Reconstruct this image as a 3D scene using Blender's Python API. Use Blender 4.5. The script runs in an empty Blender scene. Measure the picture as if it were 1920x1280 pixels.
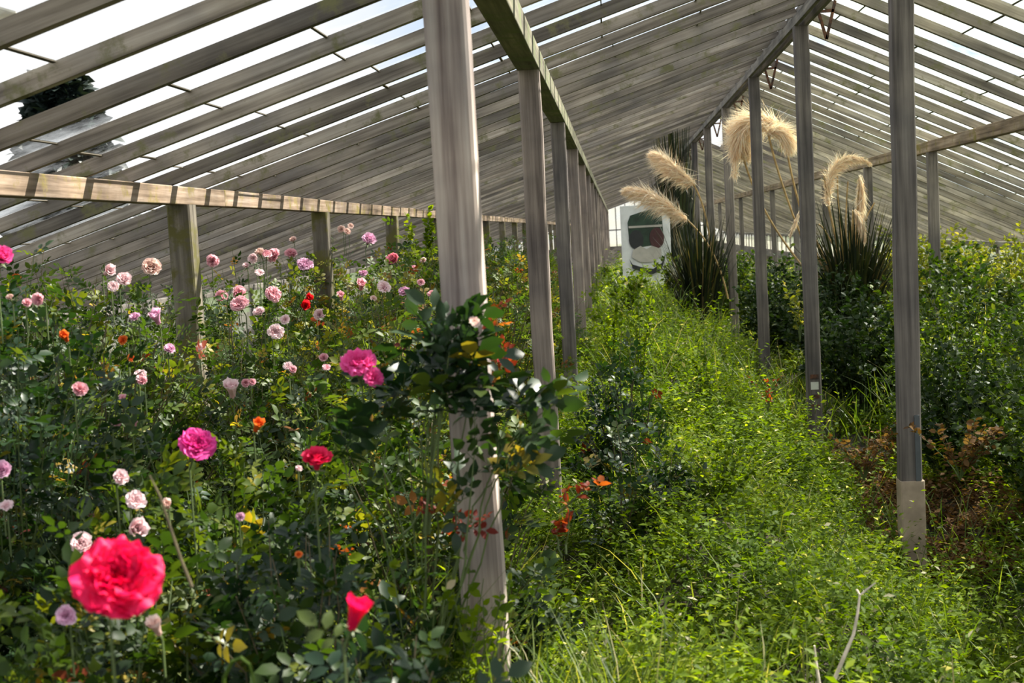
import bpy, math, random
import numpy as np
from mathutils import Vector, Matrix
random.seed(7)
RG = np.random.default_rng(11)
SC = bpy.context.scene
COL = SC.collection

# ------------------------------------------------------------------ camera
EYE = 1.55
FPX = 2500.0
YAW, PITCH, ROLL = 0.0818, 0.0807, -0.0547
fw = Vector((-math.sin(YAW)*math.cos(PITCH), math.cos(YAW)*math.cos(PITCH), -math.sin(PITCH)))
rt0 = Vector((math.cos(YAW), math.sin(YAW), 0)); up0 = rt0.cross(fw)
rt = rt0*math.cos(ROLL) + up0*math.sin(ROLL)
up = -rt0*math.sin(ROLL) + up0*math.cos(ROLL)
cam_d = bpy.data.cameras.new('camera')
cam = bpy.data.objects.new('camera', cam_d); COL.objects.link(cam)
cam_d.sensor_width = 36.0; cam_d.lens = FPX/1920*36.0
cam_d.clip_start = .05; cam_d.clip_end = 300
M3 = Matrix((rt, up, -fw)).transposed()
cam.matrix_world = Matrix.Translation((0, 0, EYE)) @ M3.to_4x4()
cam_d.dof.use_dof = True; cam_d.dof.focus_distance = 6.5; cam_d.dof.aperture_fstop = 7.0
SC.camera = cam
CAMP = Vector((0, 0, EYE))

# ------------------------------------------------------------------ sky, sun, exposure
world = bpy.data.worlds.new('sky'); SC.world = world; world.use_nodes = True
wn = world.node_tree; wn.nodes.clear()
wo = wn.nodes.new('ShaderNodeOutputWorld'); bg = wn.nodes.new('ShaderNodeBackground')
tc = wn.nodes.new('ShaderNodeTexCoord'); nz = wn.nodes.new('ShaderNodeTexNoise')
nz.inputs['Scale'].default_value = 3.0; nz.inputs['Detail'].default_value = 6
rp = wn.nodes.new('ShaderNodeValToRGB')
rp.color_ramp.elements[0].position = .35; rp.color_ramp.elements[0].color = (.62, .78, 1.0, 1)
rp.color_ramp.elements[1].position = .55; rp.color_ramp.elements[1].color = (1, 1, 1, 1)
wn.links.new(tc.outputs['Generated'], nz.inputs['Vector']); wn.links.new(nz.outputs['Fac'], rp.inputs['Fac'])
wn.links.new(rp.outputs['Color'], bg.inputs['Color']); bg.inputs['Strength'].default_value = 1.12
wn.links.new(bg.outputs['Background'], wo.inputs['Surface'])
sd = bpy.data.lights.new('sun', 'SUN'); sd.energy = 20.0; sd.angle = math.radians(.9); sd.color = (1.0, .94, .82)
sun = bpy.data.objects.new('sun', sd); COL.objects.link(sun)
SUNV = Vector((.62, .42, .80)).normalized()          # towards the sun
sun.rotation_euler = SUNV.to_track_quat('Z', 'Y').to_euler()
sun.location = (8, 6, 12)
SC.view_settings.view_transform = 'Standard'; SC.view_settings.look = 'None'
SC.view_settings.gamma = 1; SC.view_settings.exposure = 0.0
SC.view_settings.use_curve_mapping = False
SC.cycles.max_bounces = 8; SC.cycles.transparent_max_bounces = 16
SC.cycles.transmission_bounces = 4; SC.cycles.diffuse_bounces = 3
SC.cycles.use_denoising = True
SC.cycles.sample_clamp_indirect = 4.0
SC.cycles.caustics_reflective = False; SC.cycles.caustics_refractive = False

# ------------------------------------------------------------------ helpers
def ray(px, py):
    return (rt*((px-960)/FPX) + up*((640-py)/FPX) + fw)
def at(px, py, Y):
    """the point seen at a spot of the photograph, on the plane Y metres down the house"""
    d = ray(px, py)
    return CAMP + d*(Y/d.y)
def pix(P):
    v = Vector(P)-CAMP; z = v.dot(fw)
    return 960+FPX*v.dot(rt)/z, 640-FPX*v.dot(up)/z, z

def tag(o, label=None, cat=None, group=None, kind=None):
    if label: o['label'] = label
    if cat: o['category'] = cat
    if group: o['group'] = group
    if kind: o['kind'] = kind
    return o
def empty(name, loc=(0, 0, 0), rz=0, parent=None):
    o = bpy.data.objects.new(name, None); COL.objects.link(o); o.location = loc; o.rotation_euler = (0, 0, rz)
    o.empty_display_size = .1
    if parent: o.parent = parent
    return o

class MB:
    """collects polygons with one random number per face"""
    def __init__(s): s.v = []; s.f = []; s.r = []; s.n = 0; s.sm = False
    def add(s, V, F, r=None):
        V = np.asarray(V, dtype=np.float64).reshape(-1, 3)
        s.v.append(V)
        rr = random.random() if r is None else r
        for k, f in enumerate(F):
            s.f.append(tuple(i+s.n for i in f)); s.r.append(rr if np.isscalar(rr) else rr[k])
        s.n += len(V)
    def box(s, c, size, R=None, r=None, bev=0.0):
        hx, hy, hz = [q/2 for q in size]
        if bev <= 0:
            V = np.array([(x, y, z) for z in (-hz, hz) for y in (-hy, hy) for x in (-hx, hx)])
            F = [(0, 2, 3, 1), (4, 5, 7, 6), (0, 1, 5, 4), (2, 6, 7, 3), (0, 4, 6, 2), (1, 3, 7, 5)]
        else:
            b = bev; ring = [(-hx+b, -hy), (hx-b, -hy), (hx, -hy+b), (hx, hy-b), (hx-b, hy), (-hx+b, hy), (-hx, hy-b), (-hx, -hy+b)]
            V = np.array([(x, y, -hz) for x, y in ring]+[(x, y, hz) for x, y in ring])
            F = [tuple(range(7, -1, -1)), tuple(range(8, 16))]+[(i, (i+1) % 8, (i+1) % 8+8, i+8) for i in range(8)]
        if R is not None: V = V @ np.array(R).T
        s.add(V+np.array(c), F, r)
    def bar(s, a, b, w, h, upv=(0, 0, 1), r=None, bev=0, sag=0):
        a = np.array(a, float); b = np.array(b, float); d = b-a; L = np.linalg.norm(d); y = d/L
        x = np.cross(y, upv); x /= np.linalg.norm(x); z = np.cross(x, y)
        s.box((a+b)/2, (w, h, L), np.array([x, z, y]).T, r, bev)
    def tube(s, pts, rad, n=6, r=None, cap=True):
        P = [np.array(p, float) for p in pts]; m = len(P)
        rads = rad if hasattr(rad, '__len__') else [rad]*m
        V = []
        for i, p in enumerate(P):
            t = P[min(i+1, m-1)]-P[max(i-1, 0)]; t = t/(np.linalg.norm(t)+1e-9)
            u = np.cross(t, (.3, .9, .2)); u /= np.linalg.norm(u)+1e-9; w = np.cross(t, u)
            for k in range(n):
                a = 2*math.pi*k/n; V.append(p+rads[i]*(math.cos(a)*u+math.sin(a)*w))
        F = [(i*n+k, i*n+(k+1) % n, (i+1)*n+(k+1) % n, (i+1)*n+k) for i in range(m-1) for k in range(n)]
        if cap: F += [tuple(range(n-1, -1, -1)), tuple((m-1)*n+k for k in range(n))]
        s.add(V, F, r)
    def build(s, name, mat, parent=None, smooth=False, bevel=0, loc=None):
        me = bpy.data.meshes.new(name)
        V = np.concatenate(s.v) if s.v else np.zeros((0, 3))
        me.from_pydata(V.tolist(), [], s.f); 
        a = me.attributes.new('rnd', 'FLOAT', 'FACE'); a.data.foreach_set('value', np.array(s.r, dtype=np.float32))
        if smooth: me.polygons.foreach_set('use_smooth', [True]*len(me.polygons))
        return link(name, me, mat, parent, bevel, loc)
def link(name, me, mat, parent=None, bevel=0, loc=None):
    me.materials.append(mat) if not me.materials else None
    o = bpy.data.objects.new(name, me); COL.objects.link(o)
    if parent: o.parent = parent
    if loc is not None: o.location = loc
    if bevel:
        m = o.modifiers.new('bevel', 'BEVEL'); m.width = bevel; m.segments = 2; m.limit_method = 'ANGLE'
    return o

def scatter_mesh(name, TV, TF, P, R, S, rnd):
    """N copies of a small template as one mesh. P (N,3), R (N,3,3) columns are axes, S (N,) or (N,3)"""
    TV = np.asarray(TV, float); N = len(P); nv = len(TV)
    S = np.asarray(S, float)
    if S.ndim == 1: S = np.repeat(S[:, None], 3, 1)
    V = np.einsum('nij,nkj->nki', R, TV[None]*S[:, None, :]) + P[:, None, :]
    lens = np.array([len(f) for f in TF]); flat = np.concatenate([np.array(f) for f in TF])
    loops = (flat[None, :] + (np.arange(N)*nv)[:, None]).ravel()
    tot = np.tile(lens, N); start = np.concatenate([[0], np.cumsum(tot)[:-1]])
    me = bpy.data.meshes.new(name)
    me.vertices.add(N*nv); me.vertices.foreach_set('co', V.ravel())
    me.loops.add(len(loops)); me.loops.foreach_set('vertex_index', loops.astype(np.int32))
    me.polygons.add(len(tot)); me.polygons.foreach_set('loop_start', start.astype(np.int32))
    try: me.polygons.foreach_set('loop_total', tot.astype(np.int32))
    except Exception: pass
    me.update(calc_edges=True)
    a = me.attributes.new('rnd', 'FLOAT', 'FACE'); a.data.foreach_set('value', np.repeat(rnd, len(TF)).astype(np.float32))
    return me
def frames(F, Nrm):
    F = F/np.linalg.norm(F, axis=1, keepdims=True)
    X = np.cross(F, Nrm); X /= np.linalg.norm(X, axis=1, keepdims=True)+1e-9
    Z = np.cross(X, F)
    return np.stack([X, F, Z], axis=2)
def unit(v): return v/(np.linalg.norm(v, axis=-1, keepdims=True)+1e-9)

# ------------------------------------------------------------------ materials
def newmat(name):
    m = bpy.data.materials.new(name); m.use_nodes = True; nt = m.node_tree; nt.nodes.clear()
    o = nt.nodes.new('ShaderNodeOutputMaterial'); return m, nt, o
def N(nt, t, **kw):
    n = nt.nodes.new(t)
    for k, v in kw.items():
        if k in n.inputs: n.inputs[k].default_value = v
        else: setattr(n, k, v)
    return n
def ramp(nt, stops):
    r = nt.nodes.new('ShaderNodeValToRGB'); cr = r.color_ramp
    while len(cr.elements) < len(stops): cr.elements.new(.5)
    for e, (p, c) in zip(cr.elements, stops): e.position = p; e.color = (*c, 1)
    return r
def leaf_mat(name, stops, trans=.4, rough=.5, spec=.28, tcol=1.7):
    m, nt, out = newmat(name); L = nt.links
    stops = [(q, (c[0]*.78, c[1]*.74, c[2]*(.55 if c[1] > c[0] else .75))) for q, c in stops] if tcol > 1.2 else stops
    at_ = N(nt, 'ShaderNodeAttribute', attribute_name='rnd'); r = ramp(nt, stops); L.new(at_.outputs['Fac'], r.inputs['Fac'])
    p = N(nt, 'ShaderNodeBsdfPrincipled', Roughness=rough); p.inputs['Specular IOR Level'].default_value = spec
    L.new(r.outputs['Color'], p.inputs['Base Color'])
    t = N(nt, 'ShaderNodeBsdfTranslucent')
    g = N(nt, 'ShaderNodeMix', data_type='RGBA', blend_type='MULTIPLY'); g.inputs[0].default_value = 1
    g.inputs[7].default_value = (tcol*1.15, tcol*1.1, tcol*(.35 if tcol > 1.2 else .85), 1)
    L.new(r.outputs['Color'], g.inputs[6]); L.new(g.outputs[2], t.inputs['Color'])
    mx = N(nt, 'ShaderNodeMixShader'); mx.inputs[0].default_value = trans
    L.new(p.outputs[0], mx.inputs[1]); L.new(t.outputs[0], mx.inputs[2]); L.new(mx.outputs[0], out.inputs[0])
    return m
def petal_mat(name, stops, trans=.35, tint=1.3):
    m, nt, out = newmat(name); L = nt.links
    at_ = N(nt, 'ShaderNodeAttribute', attribute_name='rnd'); r = ramp(nt, stops); L.new(at_.outputs['Fac'], r.inputs['Fac'])
    p = N(nt, 'ShaderNodeBsdfPrincipled', Roughness=.55); p.inputs['Specular IOR Level'].default_value = .25
    L.new(r.outputs['Color'], p.inputs['Base Color'])
    t = N(nt, 'ShaderNodeBsdfTranslucent'); L.new(r.outputs['Color'], t.inputs['Color'])
    mx = N(nt, 'ShaderNodeMixShader'); mx.inputs[0].default_value = trans
    L.new(p.outputs[0], mx.inputs[1]); L.new(t.outputs[0], mx.inputs[2]); L.new(mx.outputs[0], out.inputs[0])
    return m
def wood_mat(name, c1, c2, c3, moss=0.0, mosscol=(.16, .17, .05), axis=2, scale=1.0, vlo=.8, vhi=1.15):
    """grain runs along the object's own axis (0 x, 1 y, 2 z)"""
    m, nt, out = newmat(name); L = nt.links
    tc = N(nt, 'ShaderNodeTexCoord'); mp = N(nt, 'ShaderNodeMapping')
    sc = [38*scale, 38*scale, 38*scale]; sc[axis] = 1.4*scale; mp.inputs['Scale'].default_value = sc
    L.new(tc.outputs['Object'], mp.inputs['Vector'])
    oi = N(nt, 'ShaderNodeObjectInfo'); ad = N(nt, 'ShaderNodeVectorMath', operation='ADD')
    sc2 = N(nt, 'ShaderNodeMath', operation='MULTIPLY'); sc2.inputs[1].default_value = 37.0
    L.new(oi.outputs['Random'], sc2.inputs[0]); L.new(mp.outputs[0], ad.inputs[0]); L.new(sc2.outputs[0], ad.inputs[1])
    n1 = N(nt, 'ShaderNodeTexNoise', Scale=1.0, Detail=5.0, Roughness=.6); L.new(ad.outputs[0], n1.inputs['Vector'])
    r = ramp(nt, [(.3, c1), (.5, c2), (.72, c3)]); L.new(n1.outputs['Fac'], r.inputs['Fac'])
    ofs = N(nt, 'ShaderNodeVectorMath', operation='ADD'); L.new(tc.outputs['Object'], ofs.inputs[0]); L.new(sc2.outputs[0], ofs.inputs[1])
    n2 = N(nt, 'ShaderNodeTexNoise', Scale=3.2, Detail=4.0); L.new(ofs.outputs[0], n2.inputs['Vector'])
    r2 = ramp(nt, [(.35, (.55, .55, .58)), (.65, (1.12, 1.08, 1.02))]); L.new(n2.outputs['Fac'], r2.inputs['Fac'])
    mu = N(nt, 'ShaderNodeMix', data_type='RGBA', blend_type='MULTIPLY'); mu.inputs[0].default_value = .8
    L.new(r.outputs[0], mu.inputs[6]); L.new(r2.outputs[0], mu.inputs[7])
    col = mu.outputs[2]
    rv = N(nt, 'ShaderNodeMapRange'); rv.inputs['To Min'].default_value = vlo; rv.inputs['To Max'].default_value = vhi
    L.new(oi.outputs['Random'], rv.inputs['Value'])
    mv = N(nt, 'ShaderNodeMix', data_type='RGBA', blend_type='MULTIPLY'); mv.inputs[0].default_value = 1
    L.new(col, mv.inputs[6]); L.new(rv.outputs[0], mv.inputs[7]); col = mv.outputs[2]
    if moss > 0:
        n3 = N(nt, 'ShaderNodeTexNoise', Scale=6.0, Detail=6.0, Roughness=.7); L.new(ofs.outputs[0], n3.inputs['Vector'])
        r3 = ramp(nt, [(.62-moss*.35, (0, 0, 0)), (.72-moss*.3, (1, 1, 1))]); L.new(n3.outputs['Fac'], r3.inputs['Fac'])
        mm = N(nt, 'ShaderNodeMix', data_type='RGBA'); L.new(r3.outputs[0], mm.inputs[0]); L.new(col, mm.inputs[6]); mm.inputs[7].default_value = (*mosscol, 1)
        col = mm.outputs[2]
    p = N(nt, 'ShaderNodeBsdfPrincipled', Roughness=.85); p.inputs['Specular IOR Level'].default_value = .2
    L.new(col, p.inputs['Base Color'])
    b = N(nt, 'ShaderNodeBump', Strength=.5, Distance=.004); L.new(n1.outputs['Fac'], b.inputs['Height']); L.new(b.outputs[0], p.inputs['Normal'])
    L.new(p.outputs[0], out.inputs[0]); return m
def plain(name, c, rough=.8, metal=0, noise=.25, nscale=12, c2=None):
    m, nt, out = newmat(name); L = nt.links
    tc = N(nt, 'ShaderNodeTexCoord'); n = N(nt, 'ShaderNodeTexNoise', Scale=nscale, Detail=4.0); L.new(tc.outputs['Object'], n.inputs['Vector'])
    c2 = c2 or tuple(q*(1-noise) for q in c)
    r = ramp(nt, [(.38, c2), (.6, c)]); L.new(n.outputs['Fac'], r.inputs['Fac'])
    p = N(nt, 'ShaderNodeBsdfPrincipled', Roughness=rough, Metallic=metal); L.new(r.outputs[0], p.inputs['Base Color'])
    L.new(p.outputs[0], out.inputs[0]); return m
def glass_mat(name, tint, dirtcol, d0, d1, y0, y1, nscale=1.6):
    """old horticultural glass: clear with a film of grime that is thicker towards the far end"""
    m, nt, out = newmat(name); L = nt.links
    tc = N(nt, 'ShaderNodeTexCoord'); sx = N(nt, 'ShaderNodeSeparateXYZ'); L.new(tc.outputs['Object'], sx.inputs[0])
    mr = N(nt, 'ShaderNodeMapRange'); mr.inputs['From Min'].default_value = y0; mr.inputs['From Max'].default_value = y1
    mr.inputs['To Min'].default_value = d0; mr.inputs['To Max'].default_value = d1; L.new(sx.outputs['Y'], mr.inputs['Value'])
    n = N(nt, 'ShaderNodeTexNoise', Scale=nscale, Detail=8.0, Roughness=.72); L.new(tc.outputs['Object'], n.inputs['Vector'])
    at_ = N(nt, 'ShaderNodeAttribute', attribute_name='rnd')
    m1 = N(nt, 'ShaderNodeMath', operation='MULTIPLY_ADD'); m1.inputs[1].default_value = 2.2; m1.inputs[2].default_value = -1.1
    L.new(n.outputs['Fac'], m1.inputs[0])
    m2 = N(nt, 'ShaderNodeMath', operation='MULTIPLY_ADD'); m2.inputs[1].default_value = .3; m2.inputs[2].default_value = -.15
    L.new(at_.outputs['Fac'], m2.inputs[0])
    a1 = N(nt, 'ShaderNodeMath', operation='ADD'); L.new(m1.outputs[0], a1.inputs[0]); L.new(m2.outputs[0], a1.inputs[1])
    a1b = N(nt, 'ShaderNodeMath', operation='MULTIPLY'); a1b.inputs[1].default_value = .95; L.new(a1.outputs[0], a1b.inputs[0])
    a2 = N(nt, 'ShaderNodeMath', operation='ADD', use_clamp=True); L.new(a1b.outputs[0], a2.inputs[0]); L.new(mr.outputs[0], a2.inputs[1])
    tr = N(nt, 'ShaderNodeBsdfTransparent', Color=(*tint, 1))
    df = N(nt, 'ShaderNodeBsdfDiffuse', Color=(*dirtcol, 1)); tl = N(nt, 'ShaderNodeBsdfTranslucent', Color=(*dirtcol, 1))
    dm = N(nt, 'ShaderNodeMixShader'); dm.inputs[0].default_value = .62; L.new(df.outputs[0], dm.inputs[1]); L.new(tl.outputs[0], dm.inputs[2])
    mx = N(nt, 'ShaderNodeMixShader'); L.new(a2.outputs[0], mx.inputs[0]); L.new(tr.outputs[0], mx.inputs[1]); L.new(dm.outputs[0], mx.inputs[2])
    gl = N(nt, 'ShaderNodeBsdfGlossy', Roughness=.08); lw = N(nt, 'ShaderNodeLayerWeight', Blend=.5); pw_ = N(nt, 'ShaderNodeMath', operation='POWER'); pw_.inputs[1].default_value = 5; L.new(lw.outputs['Facing'], pw_.inputs[0])
    fr = N(nt, 'ShaderNodeMath', operation='MULTIPLY_ADD'); fr.inputs[1].default_value = .22; fr.inputs[2].default_value = .02; L.new(pw_.outputs[0], fr.inputs[0])
    m3 = N(nt, 'ShaderNodeMixShader'); L.new(fr.outputs[0], m3.inputs[0]); L.new(mx.outputs[0], m3.inputs[1]); L.new(gl.outputs[0], m3.inputs[2])
    L.new(m3.outputs[0], out.inputs[0]); return m

W_post = wood_mat('post_wood', (.13, .105, .095), (.27, .225, .20), (.40, .345, .31))
W_post_pale = wood_mat('pale_post_wood', (.16, .12, .11), (.38, .32, .285), (.56, .50, .45))
W_post_dark = wood_mat('old_post_wood', (.085, .075, .07), (.17, .15, .14), (.26, .235, .215))
W_post_moss = wood_mat('mossy_post_wood', (.08, .07, .055), (.17, .15, .12), (.25, .23, .18), moss=.42, mosscol=(.115, .105, .035))
W_raft = wood_mat('rafter_wood', (.12, .10, .08), (.27, .235, .195), (.40, .36, .31), moss=.22, mosscol=(.16, .15, .075), axis=0, vlo=.55, vhi=1.4)
W_purl = wood_mat('purlin_wood', (.11, .075, .05), (.31, .23, .165), (.48, .39, .31), moss=.25, mosscol=(.20, .16, .05), axis=1)
W_purl_g = wood_mat('green_purlin_wood', (.10, .09, .065), (.20, .19, .14), (.30, .28, .215), moss=.35, mosscol=(.15, .17, .085), axis=1)
W_board = wood_mat('board_wood', (.10, .09, .08), (.2, .185, .165), (.3, .28, .25), axis=1)
M_lap = plain('lap_grime', (.10, .085, .06), .9)
M_rust = plain('rusty_iron', (.14, .055, .025), .75, .3, .5, 30, (.035, .022, .018))
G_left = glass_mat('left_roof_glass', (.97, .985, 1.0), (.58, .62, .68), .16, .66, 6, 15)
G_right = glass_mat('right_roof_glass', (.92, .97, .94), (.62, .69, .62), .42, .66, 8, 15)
G_end = glass_mat('end_glass', (.9, .92, .88), (.55, .53, .46), .6, .6, 0, 1)
M_soil = plain('soil', (.055, .04, .026), 1, 0, .5, 9, (.02, .018, .01))
M_stem = plain('green_stem', (.09, .13, .035), .6, 0, .3, 30)
M_cane = plain('brown_cane', (.13, .10, .05), .8, 0, .4, 30)
M_dry = plain('dry_twig', (.78, .66, .56), .8, 0, .35, 40)

G1 = [(0, (.010, .028, .010)), (.3, (.022, .052, .012)), (.55, (.045, .09, .014)), (.78, (.10, .15, .018)), (.9, (.20, .22, .025)), (.955, (.40, .30, .03)), (.985, (.28, .06, .02)), (1, (.18, .03, .02))]
L_rose = leaf_mat('rose_leaves', G1, .38)
L_rose_dark = leaf_mat('dark_rose_leaves', [(0, (.008, .030, .018)), (.4, (.014, .042, .018)), (.75, (.028, .068, .020)), (.9, (.08, .12, .02)), (.95, (.30, .22, .03)), (.97, (.20, .04, .025)), (1, (.10, .02, .02))], .28, .42, .4)
L_rose_warm = leaf_mat('copper_rose_leaves', [(0, (.02, .05, .015)), (.35, (.05, .10, .02)), (.6, (.11, .16, .03)), (.80, (.22, .21, .03)), (.92, (.26, .15, .04)), (.97, (.24, .07, .03)), (1, (.16, .03, .02))], .42)
L_weed = leaf_mat('weed_leaves', [(0, (.025, .055, .004)), (.35, (.08, .145, .006)), (.7, (.17, .26, .010)), (.93, (.30, .38, .020)), (.96, (.50, .50, .25)), (.985, (.70, .66, .50)), (1, (.35, .2, .1))], .45, .62, .15)
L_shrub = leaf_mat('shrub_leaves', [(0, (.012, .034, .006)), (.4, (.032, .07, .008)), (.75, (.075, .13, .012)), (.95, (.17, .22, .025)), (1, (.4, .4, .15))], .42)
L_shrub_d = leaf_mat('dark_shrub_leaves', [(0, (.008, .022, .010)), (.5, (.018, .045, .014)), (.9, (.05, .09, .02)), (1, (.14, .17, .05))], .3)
L_gold = leaf_mat('golden_weed_leaves', [(0, (.06, .09, .012)), (.5, (.15, .19, .02)), (.85, (.28, .29, .05)), (1, (.45, .38, .18))], .45)
L_red = leaf_mat('red_young_leaves', [(0, (.12, .015, .012)), (.4, (.22, .03, .015)), (.7, (.35, .06, .02)), (1, (.55, .18, .03))], .45)
L_brown = leaf_mat('dead_leaves', [(0, (.05, .03, .015)), (.5, (.13, .07, .03)), (1, (.28, .17, .08))], .3, .8, .1)
L_grass = leaf_mat('grass_blades', [(0, (.04, .09, .015)), (.6, (.12, .20, .03)), (.9, (.24, .28, .07)), (1, (.5, .45, .25))], .4)
L_pampas = leaf_mat('pampas_blades', [(0, (.008, .014, .010)), (.6, (.022, .034, .02)), (.86, (.06, .065, .03)), (1, (.25, .19, .09))], .15, .6, .2)
L_conifer = leaf_mat('conifer_needles', [(0, (.010, .018, .022)), (1, (.03, .05, .055))], .05)

# ------------------------------------------------------------------ the house: measured layout
D, T0 = 2.94, 2.9665
XL2, XL1, XR0, XR1 = -2.0139, -.3458, 1.2481, 2.7334
XE, XW = 4.9, -4.4                                   # right and left eaves
SL, SR = .310, .4803
zt = {'L2': EYE+.2151, 'L1': EYE+.7048, 'R0': EYE+1.2251, 'R1': EYE+.4982}
def roofz(x):                                        # underside of the rafters
    if x <= XR0: return EYE+.300+SL*(x-XL2)
    return EYE+1.3114-SR*(x-XR0)
NB = 20; YEND = T0+D*NB
ORD = ['nearest', 'second', 'third', 'fourth', 'fifth', 'sixth', 'seventh', 'eighth', 'ninth', 'tenth', 'eleventh', 'twelfth', 'thirteenth', 'fourteenth']

# height of the growth on the ground
def hnoise(x, y):
    return (np.sin(x*3.1+y*1.3)*.5+np.sin(x*6.7-y*4.1+1.3)*.3+np.sin(y*7.3+x*2.2+.5)*.25+np.sin(x*11+y*9)*.12)
def W(x, y):
    x = np.asarray(x, float); y = np.asarray(y, float)
    s = lambda a, b, t: np.clip((t-a)/(b-a), 0, 1)**2*(3-2*np.clip((t-a)/(b-a), 0, 1))
    h = .10+.30*np.exp(-((x-.30)/.55)**2)
    h = h+s(8, 17, y)*.36*np.exp(-((x-.2)/1.3)**2)
    h = h+.28*s(-.1, -.6, x)+.30*s(1.6, 2.4, x)*s(3, 7, y)
    h = h-.10*np.exp(-((x-1.35)/.28)**2)
    h = h+.16*np.exp(-((y-2.95)/.55)**2)*np.exp(-((x+.15)/.5)**2)+.14*s(1.35, 1.7, x)*s(5.4, 4.6, y)
    return h+.10*hnoise(x, y)*s(.0, .35, h)+.045*np.sin(x*14+y*5)*np.sin(y*11-x*6)

# ------------------------------------------------------------------ floor
nx, ny = 150, 400
gx = np.linspace(-9, 9, nx); gy = np.linspace(-1.5, 66, ny)
X, Y = np.meshgrid(gx, gy); inside = (X > XW) & (X < XE) & (Y < YEND)
Z = np.where(inside, W(X, Y)-.11, .0)
V = np.stack([X, Y, Z], -1).reshape(-1, 3)
F = [(j*nx+i, j*nx+i+1, (j+1)*nx+i+1, (j+1)*nx+i) for j in range(ny-1) for i in range(nx-1)]
me = bpy.data.meshes.new('floor'); me.from_pydata(V.tolist(), [], F); me.polygons.foreach_set('use_smooth', [True]*len(F))
fl = link('floor', me, M_soil); tag(fl, 'dark bare soil under the weeds and roses', None, None, 'structure')
mb = MB(); mb.box((0, 60, -.25), (160, 160, .2)); g = mb.build('ground', plain('outer_ground', (.06, .09, .03), 1))
tag(g, 'rough open ground outside the glasshouse', None, None, 'structure')

# ------------------------------------------------------------------ posts
def post(name, x, y, ztop, w, mat, lean, label, group, extra=None, z0=-.05):
    root = empty(name, (x, y, 0)); tag(root, label, 'post', group)
    L = ztop-z0; mb = MB(); n = 9; hw = w/2; b = .007
    ring = [(-hw+b, -hw), (hw-b, -hw), (hw, -hw+b), (hw, hw-b), (hw-b, hw), (-hw+b, hw), (-hw, hw-b), (-hw, -hw+b)]
    rr = random.Random(int(x*100)+int(y*37)); V = []
    for i in range(n):
        t = i/(n-1); z = z0+L*t
        ox = lean*(z-EYE)+rr.uniform(-.0025, .0025); oy = rr.uniform(-.002, .002); s = 1+rr.uniform(-.02, .02)
        V += [(px_*s+ox, py_*s+oy, z) for px_, py_ in ring]
    F = [tuple(range(7, -1, -1)), tuple((n-1)*8+k for k in range(8))]
    F += [(i*8+k, i*8+(k+1) % 8, (i+1)*8+(k+1) % 8, (i+1)*8+k) for i in range(n-1) for k in range(8)]
    mb.add(V, F); mb.build('timber', mat, root)
    return root
rows = [('L1', XL1, 0, 'tall posts of the left row', W_post), ('R0', XR0, 0, 'tall posts under the ridge', W_post_dark),
        ('L2', XL2, .0719*D, 'low posts under the left purlin', W_post_moss), ('R1', XR1, 0, 'low posts under the right purlin', W_post_dark)]
desc = {'L1': ['thick pale weathered post nearest the camera with rose leaves climbing across it',
               'slim brown-grey post behind the thick front post, under the green purlin',
               'dark grey narrow post third in the tall row left of the path'],
        'R0': [None, 'tall grey post at the right with a tan patched foot, nearest under the ridge',
               'tall grey ridge post with small dark marks near its foot, beside the dark weeds',
               'dark narrow ridge post third from the right-hand front post',
               'thin dark ridge post with the arching pampas plume right behind it',
               'thin dark ridge post just left of the bright gap in the far end'],
        'L2': [None, 'mossy olive-edged post rising out of the roses at the left',
               'grey mossy post behind the pink roses, second along the left purlin',
               'small dark post third along the left purlin above the copper leaves'],
        'R1': [None, None, None, 'brownish low post just right of the tall front ridge post',
               'thin low post under the right purlin beside the pampas grass']}
names = {'L1': 'timber_post', 'R0': 'ridge_post', 'L2': 'purlin_post', 'R1': 'purlin_post'}
allp = {}
for key, x, off, grp, mat in rows:
    for k in range(NB+1):
        y = T0+D*k+off
        if k == 0 and key != 'L1': continue
        if key == 'R1' and k < 3: continue
        lab = desc[key][k] if k < len(desc[key]) and desc[key][k] else None
        side = {'L1': 'brown-grey timber post in the crowded far part of the tall left row', 'R0': 'thin dark ridge post in the far part of the ridge row',
                'L2': 'small low post far along the left purlin', 'R1': 'small low post far along the right purlin'}[key]
        if lab is None:
            lab = side
            if 3 <= k <= 9 and key == 'L1': lab = f'brown-grey timber post, {ORD[k]} of the tall left row'
            if 4 <= k <= 8 and key == 'L2': lab = f'small low post, {ORD[k-1]} along the left purlin'
            if 5 <= k <= 8 and key == 'R1': lab = f'small low post, {ORD[k-3]} along the right purlin'
            if 7 <= k <= 9 and key == 'R0': lab = f'thin dark ridge post, {ORD[k-1]} of the ridge row'
            if k == 6 and key == 'R0': lab = 'thin ridge post in front of the dark pampas tussock, sixth of its row'
        mt = mat
        if key == 'L1' and k == 2: mt = W_post_dark
        if key == 'L1' and k == 0: mt = W_post_pale
        lean = {('L1', 0): -.008, ('R0', 1): .012}.get((key, k), 0)
        w = {'L1': .092, 'R0': .092, 'L2': .108, 'R1': .085}[key]*(1.0 if k else 1.03)
        allp[key, k] = post(names[key], x, y, zt[key], w, mt, lean, lab, grp)
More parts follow.
